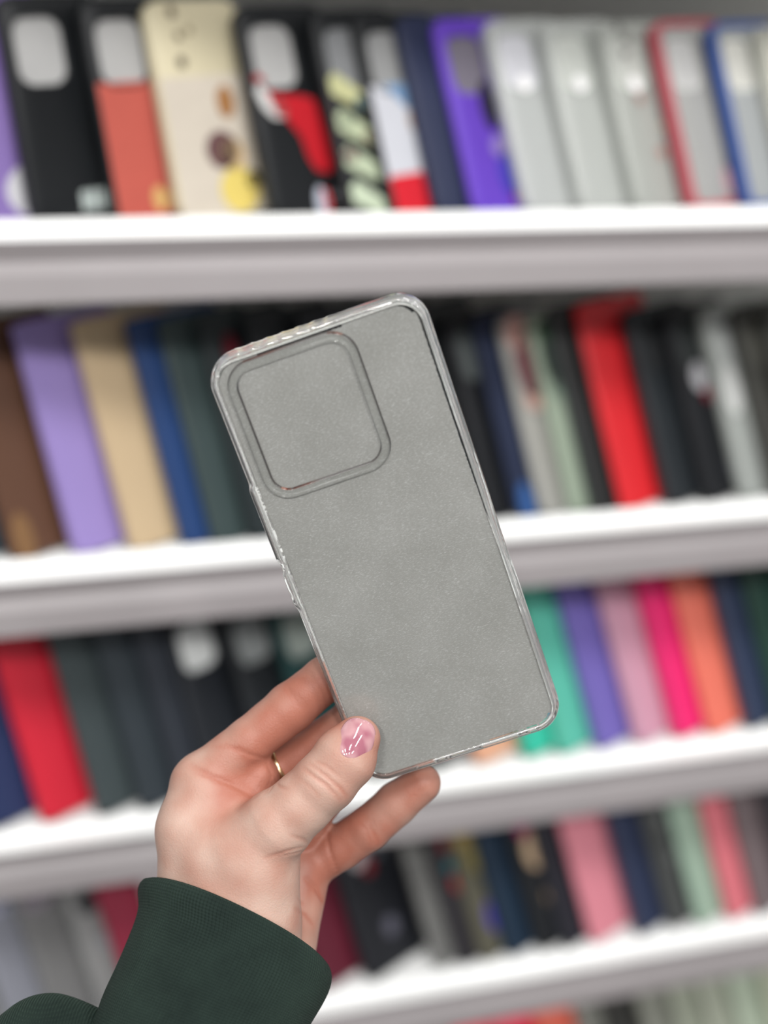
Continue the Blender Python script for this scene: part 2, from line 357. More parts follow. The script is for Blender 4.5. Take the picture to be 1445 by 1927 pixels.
R2 = [
 (W_, -25, -150, 46, (38, 52, 92), 'navy wallet case at the left edge of the third shelf', {}),
 (W_, 80, -22, 46, (214, 36, 58), 'crimson wallet case on the third shelf', {'T': .018}),
 (W_, 186, 88, 46, (66, 76, 78), 'dark slate wallet case right of the crimson one', {}),
 (W_, 268, 170, 46, (52, 60, 66), 'charcoal wallet case, second to the right of the crimson one', {}),
 (W_, 340, 238, 45, (44, 50, 58), 'dark wallet case left of the case with a white window', {}),
 (P_, 398, 290, 42, (32, 36, 42), 'black case with a white camera window above the index finger', {'card': (214, 218, 216)}),
 (P_, 500, 395, 42, (32, 36, 40), 'black case with a grey camera window above the index finger', {'card': (140, 144, 144)}),
 (P_, 590, 488, 42, (24, 62, 62), 'dark green case with a pale window by the left edge of the held case', {'card': (150, 160, 154)}),
 (W_, 700, 590, 42, (36, 46, 46), 'dark wallet case hidden behind the lower half of the held case', {}),
 (W_, 800, 690, 42, (30, 46, 44), 'dark green-black wallet case behind the middle of the held case', {}),
 (W_, 895, 790, 41, (236, 178, 146), 'peach wallet case peeking out under the lower edge of the held case', {}),
 (W_, 985, 885, 38, (60, 200, 170), 'bright turquoise wallet case at the lower right corner of the held case', {'T': .017, 'kind': 'soft'}),
 (W_, 1052, 962, 36, (96, 196, 172), 'mint green wallet case left of the purple one', {'T': .016}),
 (W_, 1122, 1034, 36, (116, 104, 184), 'violet wallet case between mint and dusty pink ones', {'T': .016}),
 (W_, 1196, 1106, 36, (206, 156, 176), 'dusty pink wallet case between violet and magenta ones', {}),
 (W_, 1268, 1180, 36, (240, 42, 118), 'hot pink wallet case on the third shelf', {'T': .017}),
 (W_, 1334, 1247, 34, (240, 124, 104), 'coral orange wallet case right of the hot pink one', {}),
 (W_, 1404, 1316, 34, (48, 60, 86), 'navy wallet case right of the coral one', {}),
 (W_, 1462, 1380, 32, (34, 66, 56), 'dark green wallet case at the right edge of the third shelf', {}),
 (W_, 1540, 1450, 32, (40, 46, 52), 'dark wallet case just past the right edge of the third shelf', {}),
]
place_row(2, R2)
R3 = [
 (K_, -60, -170, 40, (170, 172, 172), 'grey clear case at the left edge of the fourth shelf', {'card': (120, 118, 116)}),
 (K_, 30, -85, 40, (176, 178, 190), 'bluish grey clear case at the lower left of the photo', {'card': (150, 152, 168)}),
 (K_, 110, -5, 40, (150, 150, 150), 'smoky clear case with a lilac tinge above the sleeve', {'card': (124, 118, 126)}),
 (K_, 200, 55, 40, (170, 170, 170), 'clear case with a black and grey pattern above the sleeve', {'card': (112, 112, 112), 'pt': [(.020, .115, .012, .010, (46, 46, 50)), (.036, .100, .010, .008, (40, 40, 44)), (.026, .075, .010, .010, (130, 132, 136)), (.044, .080, .006, .010, (26, 26, 34)), (.044, .054, .006, .014, (20, 20, 28))]}),
 (W_, 262, 118, 40, (136, 34, 58), 'wine red wallet case left of the green sleeve', {}),
 (K_, 345, 195, 40, (206, 196, 198), 'pinkish white clear case behind the edge of the green cuff', {'card': (196, 180, 184)}),
 (W_, 430, 300, 38, (120, 118, 118), 'grey wallet case hidden behind the wrist', {}),
 (W_, 520, 400, 38, (60, 40, 46), 'dark maroon wallet case hidden behind the hand', {}),
 (W_, 605, 488, 38, (96, 26, 44), 'dark red wallet case right beside the wrist', {}),
 (P_, 690, 570, 38, (28, 30, 36), 'black case with a white and red mark below the little finger', {'card': (60, 60, 64), 'pt': [(.026, .118, .010, .012, (176, 170, 172)), (.034, .104, .006, .008, (130, 20, 30)), (.050, .118, .010, .012, (72, 76, 84)), (.040, .040, .008, .010, (92, 92, 104))]}),
 (K_, 820, 712, 38, (150, 150, 148), 'plain grey clear case below the tip of the little finger', {'card': (96, 96, 94)}),
 (P_, 866, 770, 37, (44, 42, 46), 'dark case with small red and teal prints on the fourth shelf', {'card': (60, 58, 58), 'win': None, 'pt': [(.018, .125, .006, .012, (120, 30, 40)), (.022, .098, .010, .007, (40, 120, 130)), (.024, .080, .010, .010, (160, 50, 50))]}),
 (P_, 908, 815, 36, (90, 88, 74), 'case with mustard yellow print and a violet spot near its foot', {'win': None, 'pt': [(.015, .130, .010, .016, (150, 130, 76)), (.022, .102, .010, .014, (130, 120, 70)), (.030, .040, .014, .018, (70, 58, 150))]}),
 (P_, 955, 868, 36, (22, 42, 62), 'dark teal-navy case on the fourth shelf', {'win': None}),
 (P_, 1012, 915, 34, DARK, 'black case with a magenta and beige figure print', {'win': None, 'pt': [(.018, .128, .010, .013, (146, 26, 96)), (.024, .100, .013, .020, (206, 178, 146)), (.030, .050, .008, .010, (166, 140, 110)), (.040, .052, .008, .014, (44, 96, 144))]}),
 (W_, 1062, 970, 36, (34, 36, 44), 'dark wallet case directly left of the pink one on the fourth shelf', {}),
 (W_, 1112, 1022, 34, (222, 138, 152), 'rose pink wallet case on the fourth shelf', {'T': .020}),
 (W_, 1198, 1112, 34, (44, 54, 80), 'navy wallet case right of the rose pink one', {}),
 (P_, 1258, 1172, 34, (74, 76, 76), 'grey patterned case left of the sage green one', {'card': (86, 88, 88), 'pt': [(.02, .110, .006, .006, (104, 106, 106)), (.03, .090, .006, .006, (104, 106, 106)), (.024, .07, .006, .006, (104, 106, 106))]}),
 (W_, 1312, 1230, 34, (158, 182, 164), 'sage green wallet case on the fourth shelf', {}),
 (W_, 1370, 1292, 32, (222, 120, 130), 'salmon pink wallet case right of the sage green one', {}),
 (W_, 1424, 1345, 32, (116, 104, 106), 'mauve grey wallet case near the right edge of the fourth shelf', {}),
 (W_, 1482, 1402, 32, (48, 46, 52), 'dark wallet case at the right edge of the fourth shelf', {}),
]
place_row(3, R3)
R4 = [
 (W_, 700, 590, 36, (120, 116, 116), 'grey wallet case at the left end of the lowest visible row', {}),
 (W_, 800, 690, 36, (180, 170, 172), 'pale grey wallet case left of the pink-red ones in the lowest row', {}),
 (W_, 900, 795, 34, (240, 50, 84), 'pink-red wallet case at the bottom edge of the photo', {'T': .02}),
 (W_, 975, 880, 34, (244, 60, 96), 'pink-red wallet case next to the coral one at the bottom edge', {'T': .02}),
 (W_, 1050, 960, 34, (238, 116, 96), 'coral wallet case in the lowest row', {'T': .018}),
 (K_, 1125, 1035, 34, (170, 172, 164), 'grey clear case right of the coral one in the lowest row', {'card': (140, 140, 132)}),
 (P_, 1180, 1098, 34, (60, 60, 58), 'dark case between clear ones in the lowest row', {}),
 (K_, 1240, 1150, 34, (180, 182, 172), 'clear grey case, middle of the lowest row', {'card': (150, 152, 140)}),
 (K_, 1300, 1215, 34, (200, 206, 190), 'pale clear case right of centre in the lowest row', {'card': (190, 194, 176)}),
 (K_, 1355, 1270, 32, (210, 216, 200), 'whitish clear case near the lower right corner', {'card': (200, 204, 184)}),
 (K_, 1410, 1325, 32, (220, 232, 214), 'pale mint clear case at the lower right corner', {'card': (214, 228, 204)}),
 (K_, 1470, 1380, 32, (220, 226, 204), 'yellowish clear case in the lower right corner', {'card': (220, 222, 190)}),
]
place_row(4, R4)

# ------------------------------------------------------------------ the clear case held in the hand (camera millimetres)
wv = np.array([.2878, .0294, -.3343]); th = np.linalg.norm(wv); kk = wv/th
Kx = np.array([[0, -kk[2], kk[1]], [kk[2], 0, -kk[0]], [-kk[1], kk[0], 0]])
RC = np.eye(3)+math.sin(th)*Kx+(1-math.cos(th))*Kx@Kx
TC = np.array([2.80, 14.15, 446.58])
def case2w(P): return cam2w(np.atleast_2d(P)@RC.T+TC)
def plane_z(px, py, off=0):
    n = RC[:, 2]; d = n@TC+off
    ray = np.array([(px-CX)/F, (py-CY)/F, 1]); return d/(n@ray)
W, H, RAD = 77.5, 168.0, 10.5
held = empty('clear_phone_case', tuple(case2w([0, 0, 5])[0]), 'transparent silicone phone case with a frosted grey liner held up in the hand', 'phone case')
held['world_space'] = 1
# glass rim
m_glass = mat('clear_silicone', (250, 252, 250), .03, .5, Transmission_Weight=.94, IOR=1.42)
gb = m_glass.node_tree.nodes['Principled BSDF']
tcg = N(m_glass, 'ShaderNodeTexCoord'); ng = N(m_glass, 'ShaderNodeTexNoise', i_Scale=160.0, i_Detail=2.0)
bgp = N(m_glass, 'ShaderNodeBump', i_Strength=.12, i_Distance=.0006)
L(m_glass, tcg.outputs['Object'], ng.inputs['Vector']); L(m_glass, ng.outputs[0], bgp.inputs['Height']); L(m_glass, bgp.outputs[0], gb.inputs['Normal'])
def dense_path(step=1.0):
    P = []
    base = rrect(W, H, RAD, 14)
    for i, p in enumerate(base):
        q = base[(i+1) % len(base)]; dl = math.hypot(q[0]-p[0], q[1]-p[1]); n = max(1, int(dl/step))
        for j in range(n):
            t = j/n; P.append(tuple(p[a]*(1-t)+q[a]*t for a in range(4)))
    return P
DP = dense_path()
prof = [(-2.9, 0), (-2.0, .1), (-1.1, .4), (-.35, 1.1), (0, 2.3), (.1, 3.6), (.1, 7.4), (0, 8.6), (-.1, 9.6), (-.7, 10.3), (-1.5, 10.2), (-1.9, 9.4),
        (-1.5, 8.2), (-1.4, 7.4), (-1.4, 3.6), (-1.5, 2.4), (-1.9, 1.4), (-2.9, 1.0)]
def bump_at(x, y):
    """raised button shields on the left side, slight waves along the top"""
    b = 0
    if x < -W/2+2:
        for (y0, y1) in ((-39, -8), (-6, 10)):
            if y0 < y < y1: b = max(b, min(1, (y-y0)/2, (y1-y)/2)*.75)
    if y < -H/2+2 and -30 < x < 8: b = .12*math.sin(x*1.1)+.08*math.sin(x*2.3)
    if x > W/2-2 and -8 < y < 24: b = -.25*math.sin((y+8)/32*math.pi)
    return b
holes = [(6, 22), (24, 30), (-8, -5.5), (-20, -11)]      # speaker, charging port and microphone openings, in x along the lower side
V = []; Fc = []; npf = len(prof); nP_ = len(DP)
for (x, y, nx, ny) in DP:
    b = bump_at(x, y)
    for (o, z) in prof:
        oo = o+(b if 1 < z and o > -2 else 0); V.append((x+nx*oo, y+ny*oo, z))
def inhole(i):
    x, y, nx, ny = DP[i]
    return y > H/2-1 and abs(nx) < .05 and any(a < x < b for a, b in holes)
hj = {5: 1, 13: 1}
for i in range(nP_):
    i2 = (i+1) % nP_; hole = inhole(i) and inhole(i2)
    for j in range(npf-1):
        if hole and j in hj: continue
        Fc.append((i*npf+j, i2*npf+j, i2*npf+j+1, i*npf+j+1))
    Fc.append((i*npf+npf-1, i2*npf+npf-1, i2*npf, i*npf))
    if hole:
        Fc.append((i*npf+5, i2*npf+5, i2*npf+14, i*npf+14)); Fc.append((i*npf+6, i2*npf+6, i2*npf+13, i*npf+13))
        if not (inhole(i-1)): Fc.append((i*npf+5, i*npf+6, i*npf+13, i*npf+14))
        if not (inhole((i2+1) % nP_)): Fc.append((i2*npf+5, i2*npf+6, i2*npf+13, i2*npf+14))
link_mesh('rim', case2w(V), Fc, m_glass, held)
# back plate
m_plate = bpy.data.materials.new('clear_sheet'); m_plate.use_nodes = True
ntp = m_plate.node_tree; out = ntp.nodes['Material Output']
tr = N(m_plate, 'ShaderNodeBsdfTransparent'); tr.inputs[0].default_value = (.975, .98, .975, 1)
gl = N(m_plate, 'ShaderNodeBsdfGlossy'); gl.inputs['Roughness'].default_value = .12
fr = N(m_plate, 'ShaderNodeFresnel'); fr.inputs[0].default_value = 1.45
mx = N(m_plate, 'ShaderNodeMixShader'); L(m_plate, fr.outputs[0], mx.inputs[0]); L(m_plate, tr.outputs[0], mx.inputs[1]); L(m_plate, gl.outputs[0], mx.inputs[2])
L(m_plate, mx.outputs[0], out.inputs[0])
k = nP_
V = [(x-nx*2.85, y-ny*2.85, .02) for x, y, nx, ny in DP]+[(x-nx*2.85, y-ny*2.85, .98) for x, y, nx, ny in DP]
Fc = [tuple(range(k)), tuple(range(k, 2*k))]+[(i, (i+1) % k, k+(i+1) % k, k+i) for i in range(k)]
link_mesh('back_plate', case2w(V), Fc, m_plate, held, False)
# camera surround
ring_c = None
def px2case(px, py):
    ray = np.array([(px-CX)/F, (py-CY)/F, 1]); z = plane_z(px, py); return (ray*z-TC)@RC
cr = [px2case(*p) for p in ((418, 690), (655, 612), (752, 868), (507, 952))]
cxr = sum(p[0] for p in cr)/4; cyr = sum(p[1] for p in cr)/4
wr = (cr[1][0]-cr[0][0]+cr[2][0]-cr[3][0])/2; hr = (cr[3][1]-cr[0][1]+cr[2][1]-cr[1][1])/2
print('camera ring', cxr, cyr, wr, hr)
m_ring = m_plate.copy(); m_ring.name = 'clear_ridge'
for n_ in m_ring.node_tree.nodes:
    if n_.type == 'BSDF_TRANSPARENT': n_.inputs[0].default_value = (.985, .988, .985, 1)
    if n_.type == 'FRESNEL': n_.inputs[0].default_value = 1.3
P = rrect(wr, hr, 9.5, 12, cxr, cyr); V = []; Fc = []
prof = [(0.1, -.02), (-.1, -.5), (-.5, -.85), (-1.1, -.95), (-2.4, -.95), (-3.0, -.85), (-3.35, -.5), (-3.5, -.02)]
for (x, y, nx, ny) in P:
    for (o, z) in prof: V.append((x+nx*o, y+ny*o, z))
npf = len(prof); k = len(P)
for i in range(k):
    for j in range(npf): Fc.append((i*npf+j, ((i+1) % k)*npf+j, ((i+1) % k)*npf+(j+1) % npf, i*npf+(j+1) % npf))
link_mesh('camera_surround', case2w(V), Fc, m_ring, held)
# frosted liner sheet
m_liner = mat('frosted_foam', (196, 196, 192), .5, .3)
ntl = m_liner.node_tree; bl = ntl.nodes['Principled BSDF']; out = ntl.nodes['Material Output']
t = N(m_liner, 'ShaderNodeUVMap')
wn = N(m_liner, 'ShaderNodeTexNoise', i_Scale=.12, i_Detail=3.0)
L(m_liner, t.outputs[0], wn.inputs['Vector'])
mv = N(m_liner, 'ShaderNodeMapping'); mv.inputs['Scale'].default_value = (.55, 2.6, 1); mv.inputs['Rotation'].default_value = (0, 0, .25)
wm = N(m_liner, 'ShaderNodeMixRGB'); wm.blend_type = 'LINEAR_LIGHT'; wm.inputs[0].default_value = 2.5
L(m_liner, t.outputs[0], wm.inputs[1]); L(m_liner, wn.outputs['Color'], wm.inputs[2]); L(m_liner, wm.outputs[0], mv.inputs[0])
fn_ = N(m_liner, 'ShaderNodeTexNoise', i_Scale=1.7, i_Detail=4.0, i_Roughness=.7); L(m_liner, mv.outputs[0], fn_.inputs['Vector'])
fr2 = N(m_liner, 'ShaderNodeValToRGB'); L(m_liner, fn_.outputs[0], fr2.inputs[0])
e0, e1 = fr2.color_ramp.elements; e0.position = .40; e0.color = (*lin((216, 215, 212)), 1); e1.position = .56; e1.color = (*lin((223, 222, 219)), 1)
e2 = fr2.color_ramp.elements.new(.615); e2.color = (*lin((255, 255, 255)), 1)
cl = N(m_liner, 'ShaderNodeTexNoise', i_Scale=.045, i_Detail=3.0); L(m_liner, t.outputs[0], cl.inputs['Vector'])
cr2 = N(m_liner, 'ShaderNodeValToRGB'); L(m_liner, cl.outputs[0], cr2.inputs[0])
cr2.color_ramp.elements[0].position = .3; cr2.color_ramp.elements[0].color = (.88, .88, .87, 1); cr2.color_ramp.elements[1].position = .7; cr2.color_ramp.elements[1].color = (1, 1, 1, 1)
mm = N(m_liner, 'ShaderNodeMixRGB'); mm.blend_type = 'MULTIPLY'; mm.inputs[0].default_value = 1
L(m_liner, fr2.outputs[0], mm.inputs[1]); L(m_liner, cr2.outputs[0], mm.inputs[2])
L(m_liner, mm.outputs[0], bl.inputs['Base Color'])
bp = N(m_liner, 'ShaderNodeBump', i_Strength=.7, i_Distance=.0004); L(m_liner, fn_.outputs[0], bp.inputs['Height']); L(m_liner, bp.outputs[0], bl.inputs['Normal'])
tl = N(m_liner, 'ShaderNodeBsdfTranslucent'); L(m_liner, mm.outputs[0], tl.inputs[0])
mx = N(m_liner, 'ShaderNodeMixShader'); mx.inputs[0].default_value = .2
tr = N(m_liner, 'ShaderNodeBsdfTransparent'); mx2 = N(m_liner, 'ShaderNodeMixShader'); mx2.inputs[0].default_value = .03
L(m_liner, bl.outputs[0], mx.inputs[1]); L(m_liner, tl.outputs[0], mx.inputs[2])
L(m_liner, mx.outputs[0], mx2.inputs[1]); L(m_liner, tr.outputs[0], mx2.inputs[2]); L(m_liner, mx2.outputs[0], out.inputs[0])
V = []; DP2 = dense_path(.5); k = len(DP2)
for i, (x, y, nx, ny) in enumerate(DP2):
    o = -2.2+random.uniform(-.12, .12)
    if nx > .2: o -= (.5+.9*min(1, max(0, 30-y)/60))*nx
    if ny < -.5: o -= .9 if not (-20 < x < 10) else 1.7
    if ny > .6: o -= 1.0 if x > 10 else .35
    V.append((x+nx*o, y+ny*o, 1.15))
Vb = [(a, b, 1.5) for a, b, c in V]
Fc = [tuple(range(k)), tuple(range(k, 2*k))]+[(i, (i+1) % k, k+(i+1) % k, k+i) for i in range(k)]
lo = link_mesh('liner_sheet', case2w(V+Vb), Fc, m_liner, held, False); lo['label'] = 'frosted grey fibrous liner sheet'
uv = lo.data.uv_layers.new(name='UVMap'); VV = V+Vb
for lp in lo.data.loops: uv.data[lp.index].uv = VV[lp.vertex_index][:2]

# ------------------------------------------------------------------ hand: one continuous surface from blended tapered limbs
ZT = float(plane_z(670, 1395))
def P3(px, py, d):
    z = ZT+d; return np.array([(px-CX)/F*z, (py-CY)/F*z, z])
def rcone(X, a, b, ra, rb):
    ab = b-a; L2 = ab@ab; t = np.clip(((X-a)@ab)/L2, 0, 1)
    return np.linalg.norm(X-a-t[..., None]*ab, axis=-1)-(ra+(rb-ra)*t)
def smin(a, b, k):
    h = np.clip(.5+.5*(b-a)/k, 0, 1); return b*(1-h)+a*h-k*h*(1-h)
def chain(X, pts, k=1.5):
    d = None
    for (a, b) in zip(pts[:-1], pts[1:]):
        c = rcone(X, P3(*a[:3]), P3(*b[:3]), a[3], b[3]); d = c if d is None else smin(d, c, k)
    return d
INDEX = [(388, 1468, 11, 10.8), (470, 1395, 11, 9.0), (545, 1333, 12, 9.3), (612, 1278, 12, 8.5), (650, 1248, 11, 8.0), (700, 1215, 8, 6.8)]
MIDDLE = [(480, 1490, 26, 9.5), (530, 1445, 25, 8.8), (605, 1402, 23, 9.0), (668, 1352, 19, 8.2), (745, 1300, 15, 7.0)]
RING = [(560, 1570, 30, 9.5), (600, 1505, 29, 8.6), (650, 1440, 26, 8.2), (730, 1385, 18, 7.0)]
PINKY = [(585, 1622, 32, 10.0), (640, 1594, 30, 8.6), (692, 1560, 27, 8.4), (746, 1512, 25, 8.2), (796, 1474, 22, 6.9)]
THUMB = [(470, 1600, -3, 15.5), (522, 1552, -8, 12.6), (566, 1514, -10, 11.0), (613, 1470, -11.5, 10.9), (650, 1425, -11, 10.9), (673, 1390, -9.8, 8.2)]
def hand_sdf(X):
    palm = rcone(X, P3(362, 1735, 3), P3(362, 1560, 6), 13.5, 12.5)
    palm = smin(palm, rcone(X, P3(362, 1560, 6), P3(379, 1480, 11), 12.5, 11.8), 5)
    th = rcone(X, P3(478, 1760, -1), P3(478, 1620, -3), 16.5, 16.8)
    palm = smin(palm, th, 14)
    palm = smin(palm, rcone(X, P3(425, 1760, 0), P3(420, 1620, 1), 16, 15), 8)
    palm = smin(palm, rcone(X, P3(400, 2000, -22), P3(440, 1740, 6), 20, 20), 12)   # wrist into the sleeve
    back = rcone(X, P3(530, 1770, 20), P3(562, 1640, 29), 13.5, 12.0)
    palm = smin(palm, rcone(X, P3(450, 1740, 20), P3(450, 1560, 24), 14, 11), 8)
    palm = smin(palm, rcone(X, P3(450, 1560, 24), P3(480, 1490, 25), 11, 9.5), 5)
    d = smin(palm, back, 2.5)
    d = smin(d, chain(X, INDEX), 4)
    d = smin(d, rcone(X, P3(485, 1462, 13), P3(425, 1462, 14), 8.2, 9.5), 3.5)      # pads at the finger root
    d = smin(d, rcone(X, P3(400, 1500, 7), P3(470, 1540, 6), 9.5, 9.5), 6)       # web towards the thumb
    d = smin(d, chain(X, MIDDLE), 1.6)
    d = smin(d, chain(X, RING), 1.6)
    d = smin(d, chain(X, PINKY), 2.0)
    t = chain(X, THUMB, 2.5)
    # ball of the thumb tip is flatter towards the case and towards the nail
    d = smin(d, t, 2.6)
    return d
g = .62
lo_ = np.array([P3(270, 1200, 0)[0]-2, P3(270, 1180, 0)[1], ZT-34]); hi_ = np.array([P3(860, 1200, 0)[0]+2, P3(270, 2000, 0)[1], ZT+48])
nx_, ny_, nz_ = [int(v) for v in np.ceil((hi_-lo_)/g)]
Fv = np.empty((nx_, ny_, nz_), np.float32)
ys = lo_[1]+g*np.arange(ny_); zs = lo_[2]+g*np.arange(nz_)
for i0 in range(0, nx_, 16):
    xs = lo_[0]+g*np.arange(i0, min(i0+16, nx_))
    Fv[i0:i0+16] = hand_sdf(np.stack(np.meshgrid(xs, ys, zs, indexing='ij'), -1))
def surface_nets(Fv, lo, g):
    s = Fv < 0; nx, ny, nz = Fv.shape
    acc = np.zeros((nx-1, ny-1, nz-1, 3)); cnt = np.zeros((nx-1, ny-1, nz-1))
    cs = [(a, b, c) for a in (0, 1) for b in (0, 1) for c in (0, 1)]
    def sub(A, c): return A[c[0]:nx-1+c[0], c[1]:ny-1+c[1], c[2]:nz-1+c[2]]
    for c in cs:
        for ax in range(3):
            if c[ax] == 1: continue
            c2 = list(c); c2[ax] = 1
            a, b = sub(Fv, c), sub(Fv, c2); m = (a < 0) != (b < 0)
            t = np.where(m, a/np.where(m, a-b, 1), 0)
            for q in range(3):
                acc[..., q] += np.where(m, c[q]+(t if q == ax else 0), 0)
            cnt += m
    act = cnt > 0; idx = -np.ones(act.shape, int); idx[act] = np.arange(act.sum())
    ijk = np.argwhere(act); V = lo+g*(ijk+acc[act]/cnt[act][:, None]); Q = []
    for ax in range(3):
        o = [q for q in range(3) if q != ax]
        A = np.moveaxis(s, ax, 0); m = A[:-1] != A[1:]; m = m[:, 1:-1, 1:-1]
        w_ = np.argwhere(m)
        if len(w_) == 0: continue
        I = np.moveaxis(idx, ax, 0); i, j, k_ = w_[:, 0], w_[:, 1]+1, w_[:, 2]+1
        q = np.stack([I[i, j-1, k_-1], I[i, j, k_-1], I[i, j, k_], I[i, j-1, k_]], 1)
        Q.append(q)
    Q = np.concatenate(Q); Q = Q[(Q >= 0).all(1)]
    return V, Q
Vh, Qh = surface_nets(Fv, lo_, g)
def proj_cam(V): return CX+F*V[:, 0]/V[:, 2], CY+F*V[:, 1]/V[:, 2]
# fold lines: polylines given where they run on the skin facing the camera
def trace(px, py, dmin=-40):
    ray = np.array([(px-CX)/F, (py-CY)/F, 1]); z = ZT+dmin
    for _ in range(80):
        v = float(hand_sdf((ray*z)[None])[0]); z += v*.8
        if abs(v) < .03: break
        if z > ZT+70: return None
    return ray*z
eps = .3
def grad(X):
    gq = np.stack([hand_sdf(X+np.eye(3)[a]*eps)-hand_sdf(X-np.eye(3)[a]*eps) for a in range(3)], -1)
    return gq/np.maximum(np.linalg.norm(gq, axis=-1, keepdims=True), 1e-9)
creases = [  # (points, width mm, depth mm)
 ([(572, 1446), (590, 1460), (615, 1478), (640, 1505)], .7, .38), ([(582, 1436), (610, 1458), (640, 1483), (652, 1498)], .7, .34),
 ([(560, 1462), (585, 1482), (602, 1500)], .6, .15), ([(592, 1432), (612, 1440), (640, 1462)], .6, .18),
 ([(360, 1440), (400, 1462), (440, 1478), (480, 1500)], 1.1, .55), ([(425, 1402), (470, 1420), (505, 1430)], .9, .35),
 ([(370, 1455), (392, 1462), (410, 1475)], .8, .3), ([(400, 1405), (450, 1408), (480, 1425)], .7, .2),
 ([(500, 1430), (512, 1460), (500, 1492)], .8, .3), ([(515, 1458), (523, 1478), (540, 1485)], .6, .3), ([(512, 1465), (512, 1480), (505, 1490)], .6, .25),
 ([(538, 1290), (552, 1312), (570, 1338)], .9, .22), ([(545, 1300), (562, 1312), (578, 1334)], .7, .14),
 ([(500, 1614), (540, 1602), (574, 1594)], .8, .32), ([(545, 1572), (570, 1580), (580, 1588)], .7, .25), ([(520, 1612), (555, 1606), (576, 1600)], .6, .22),
 ([(574, 1652), (595, 1672), (610, 1704)], .9, .6), ([(555, 1710), (575, 1722), (590, 1742)], .7, .3), ([(613, 1562), (620, 1600), (638, 1650)], .9, .5),
 ([(695, 1555), (704, 1570), (712, 1590)], .8, .18), ([(668, 1540), (690, 1562), (700, 1590)], .7, .12), ([(560, 1690), (567, 1700), (575, 1705)], .6, .2)]
px_, py_ = proj_cam(Vh); disp = np.zeros(len(Vh)); fold = np.zeros(len(Vh))
for pts, wd, dp in creases:
    T3 = []
    for a, b in zip(pts[:-1], pts[1:]):
        for t in np.linspace(0, 1, 8):
            q = trace(a[0]*(1-t)+b[0]*t, a[1]*(1-t)+b[1]*t)
            if q is not None: T3.append(q)
    if not T3: continue
    T3 = np.array(T3); n = len(T3)
    sel = np.where(np.all((Vh > T3.min(0)-4) & (Vh < T3.max(0)+4), 1))[0]
    D = np.linalg.norm(Vh[sel][:, None]-T3[None], axis=2); j = D.argmin(1); dm = D.min(1)
    fade = np.sin(np.pi*(j+1)/(n+1))**.6
    gg = np.exp(-(dm/wd)**2)*fade
    disp[sel] = np.maximum(disp[sel], gg*dp); fold[sel] = np.maximum(fold[sel], np.exp(-(dm/(wd*1.3))**2)*fade*min(1, dp/.4))
Nh = grad(Vh)
Vd = Vh-Nh*disp[:, None]
# gentle large-scale unevenness of the skin
lowf = np.array([mnoise.noise(Vector(v*.11)) for v in Vh]); Vd += Nh*(lowf*.28)[:, None]
m_skin = mat('skin', (222, 178, 158), .48, .35, Subsurface_Weight=.12, Subsurface_Scale=.003)
m_skin.node_tree.nodes['Principled BSDF'].inputs['Subsurface Radius'].default_value = (1, .35, .2)
person = empty('person', tuple(cam2w(P3(200, 2150, -25))[0]), 'left hand of a person in a dark green sweatshirt holding up the clear phone case', 'person')
person['world_space'] = 1
hand = link_mesh('hand', cam2w(Vd), Qh, m_skin, person)
# vertex redness: flush at finger ends, knuckles, folds; painted shade on index, palm hollow
red = np.clip(.25+lowf*.35, 0, 1)
for (x, y, d, r, a) in [(700, 1400, -8, 9, .6), (670, 1365, -8, 9, .35), (655, 1440, -18, 8, .3), (435, 1505, 10, 13, .9), (560, 1330, 4, 22, .55), (610, 1290, 4, 16, .5), (470, 1390, 4, 18, .3),
                        (790, 1480, 16, 12, .6), (700, 1550, 20, 18, .45), (600, 1620, 22, 20, .5), (590, 1700, 15, 18, .35), (520, 1460, 18, 16, .7), (600, 1400, 15, 18, .45), (455, 1470, 5, 13, .35), (640, 1600, 22, 14, .4)]:
    red += a*np.exp(-(np.linalg.norm(Vh-P3(x, y, d), axis=1)/r)**2)
red += fold*.55
at = hand.data.color_attributes.new('blood_shade', 'FLOAT_COLOR', 'POINT')
red = np.clip(red, 0, 1.2)/1.2
at.data.foreach_set('color', np.stack([red, red, red, np.ones_like(red)], 1).astype(np.float32).ravel())
b = m_skin.node_tree.nodes['Principled BSDF']
av = N(m_skin, 'ShaderNodeVertexColor'); av.layer_name = 'blood_shade'
t = N(m_skin, 'ShaderNodeTexCoord'); n1 = N(m_skin, 'ShaderNodeTexNoise', i_Scale=130.0, i_Detail=4.0); L(m_skin, t.outputs['Object'], n1.inputs['Vector'])
ad = N(m_skin, 'ShaderNodeMath', operation='MULTIPLY_ADD'); L(m_skin, n1.outputs[0], ad.inputs[0]); ad.inputs[1].default_value = .35
sb = N(m_skin, 'ShaderNodeMath', operation='SUBTRACT'); L(m_skin, av.outputs[0], sb.inputs[0]); sb.inputs[1].default_value = .17; L(m_skin, sb.outputs[0], ad.inputs[2])
rmp = N(m_skin, 'ShaderNodeValToRGB'); L(m_skin, ad.outputs[0], rmp.inputs[0])
el = rmp.color_ramp.elements; el[0].position = .08; el[0].color = (*lin((184, 155, 141)), 1); el[1].position = .95; el[1].color = (*lin((158, 100, 83)), 1)
q = el.new(.4); q.color = (*lin((174, 136, 121)), 1)
L(m_skin, rmp.outputs[0], b.inputs['Base Color'])
n2 = N(m_skin, 'ShaderNodeTexVoronoi', i_Scale=1500.0); L(m_skin, t.outputs['Object'], n2.inputs['Vector'])
n3 = N(m_skin, 'ShaderNodeTexNoise', i_Scale=420.0, i_Detail=5.0, i_Roughness=.65, i_Distortion=1.5); L(m_skin, t.outputs['Object'], n3.inputs['Vector'])
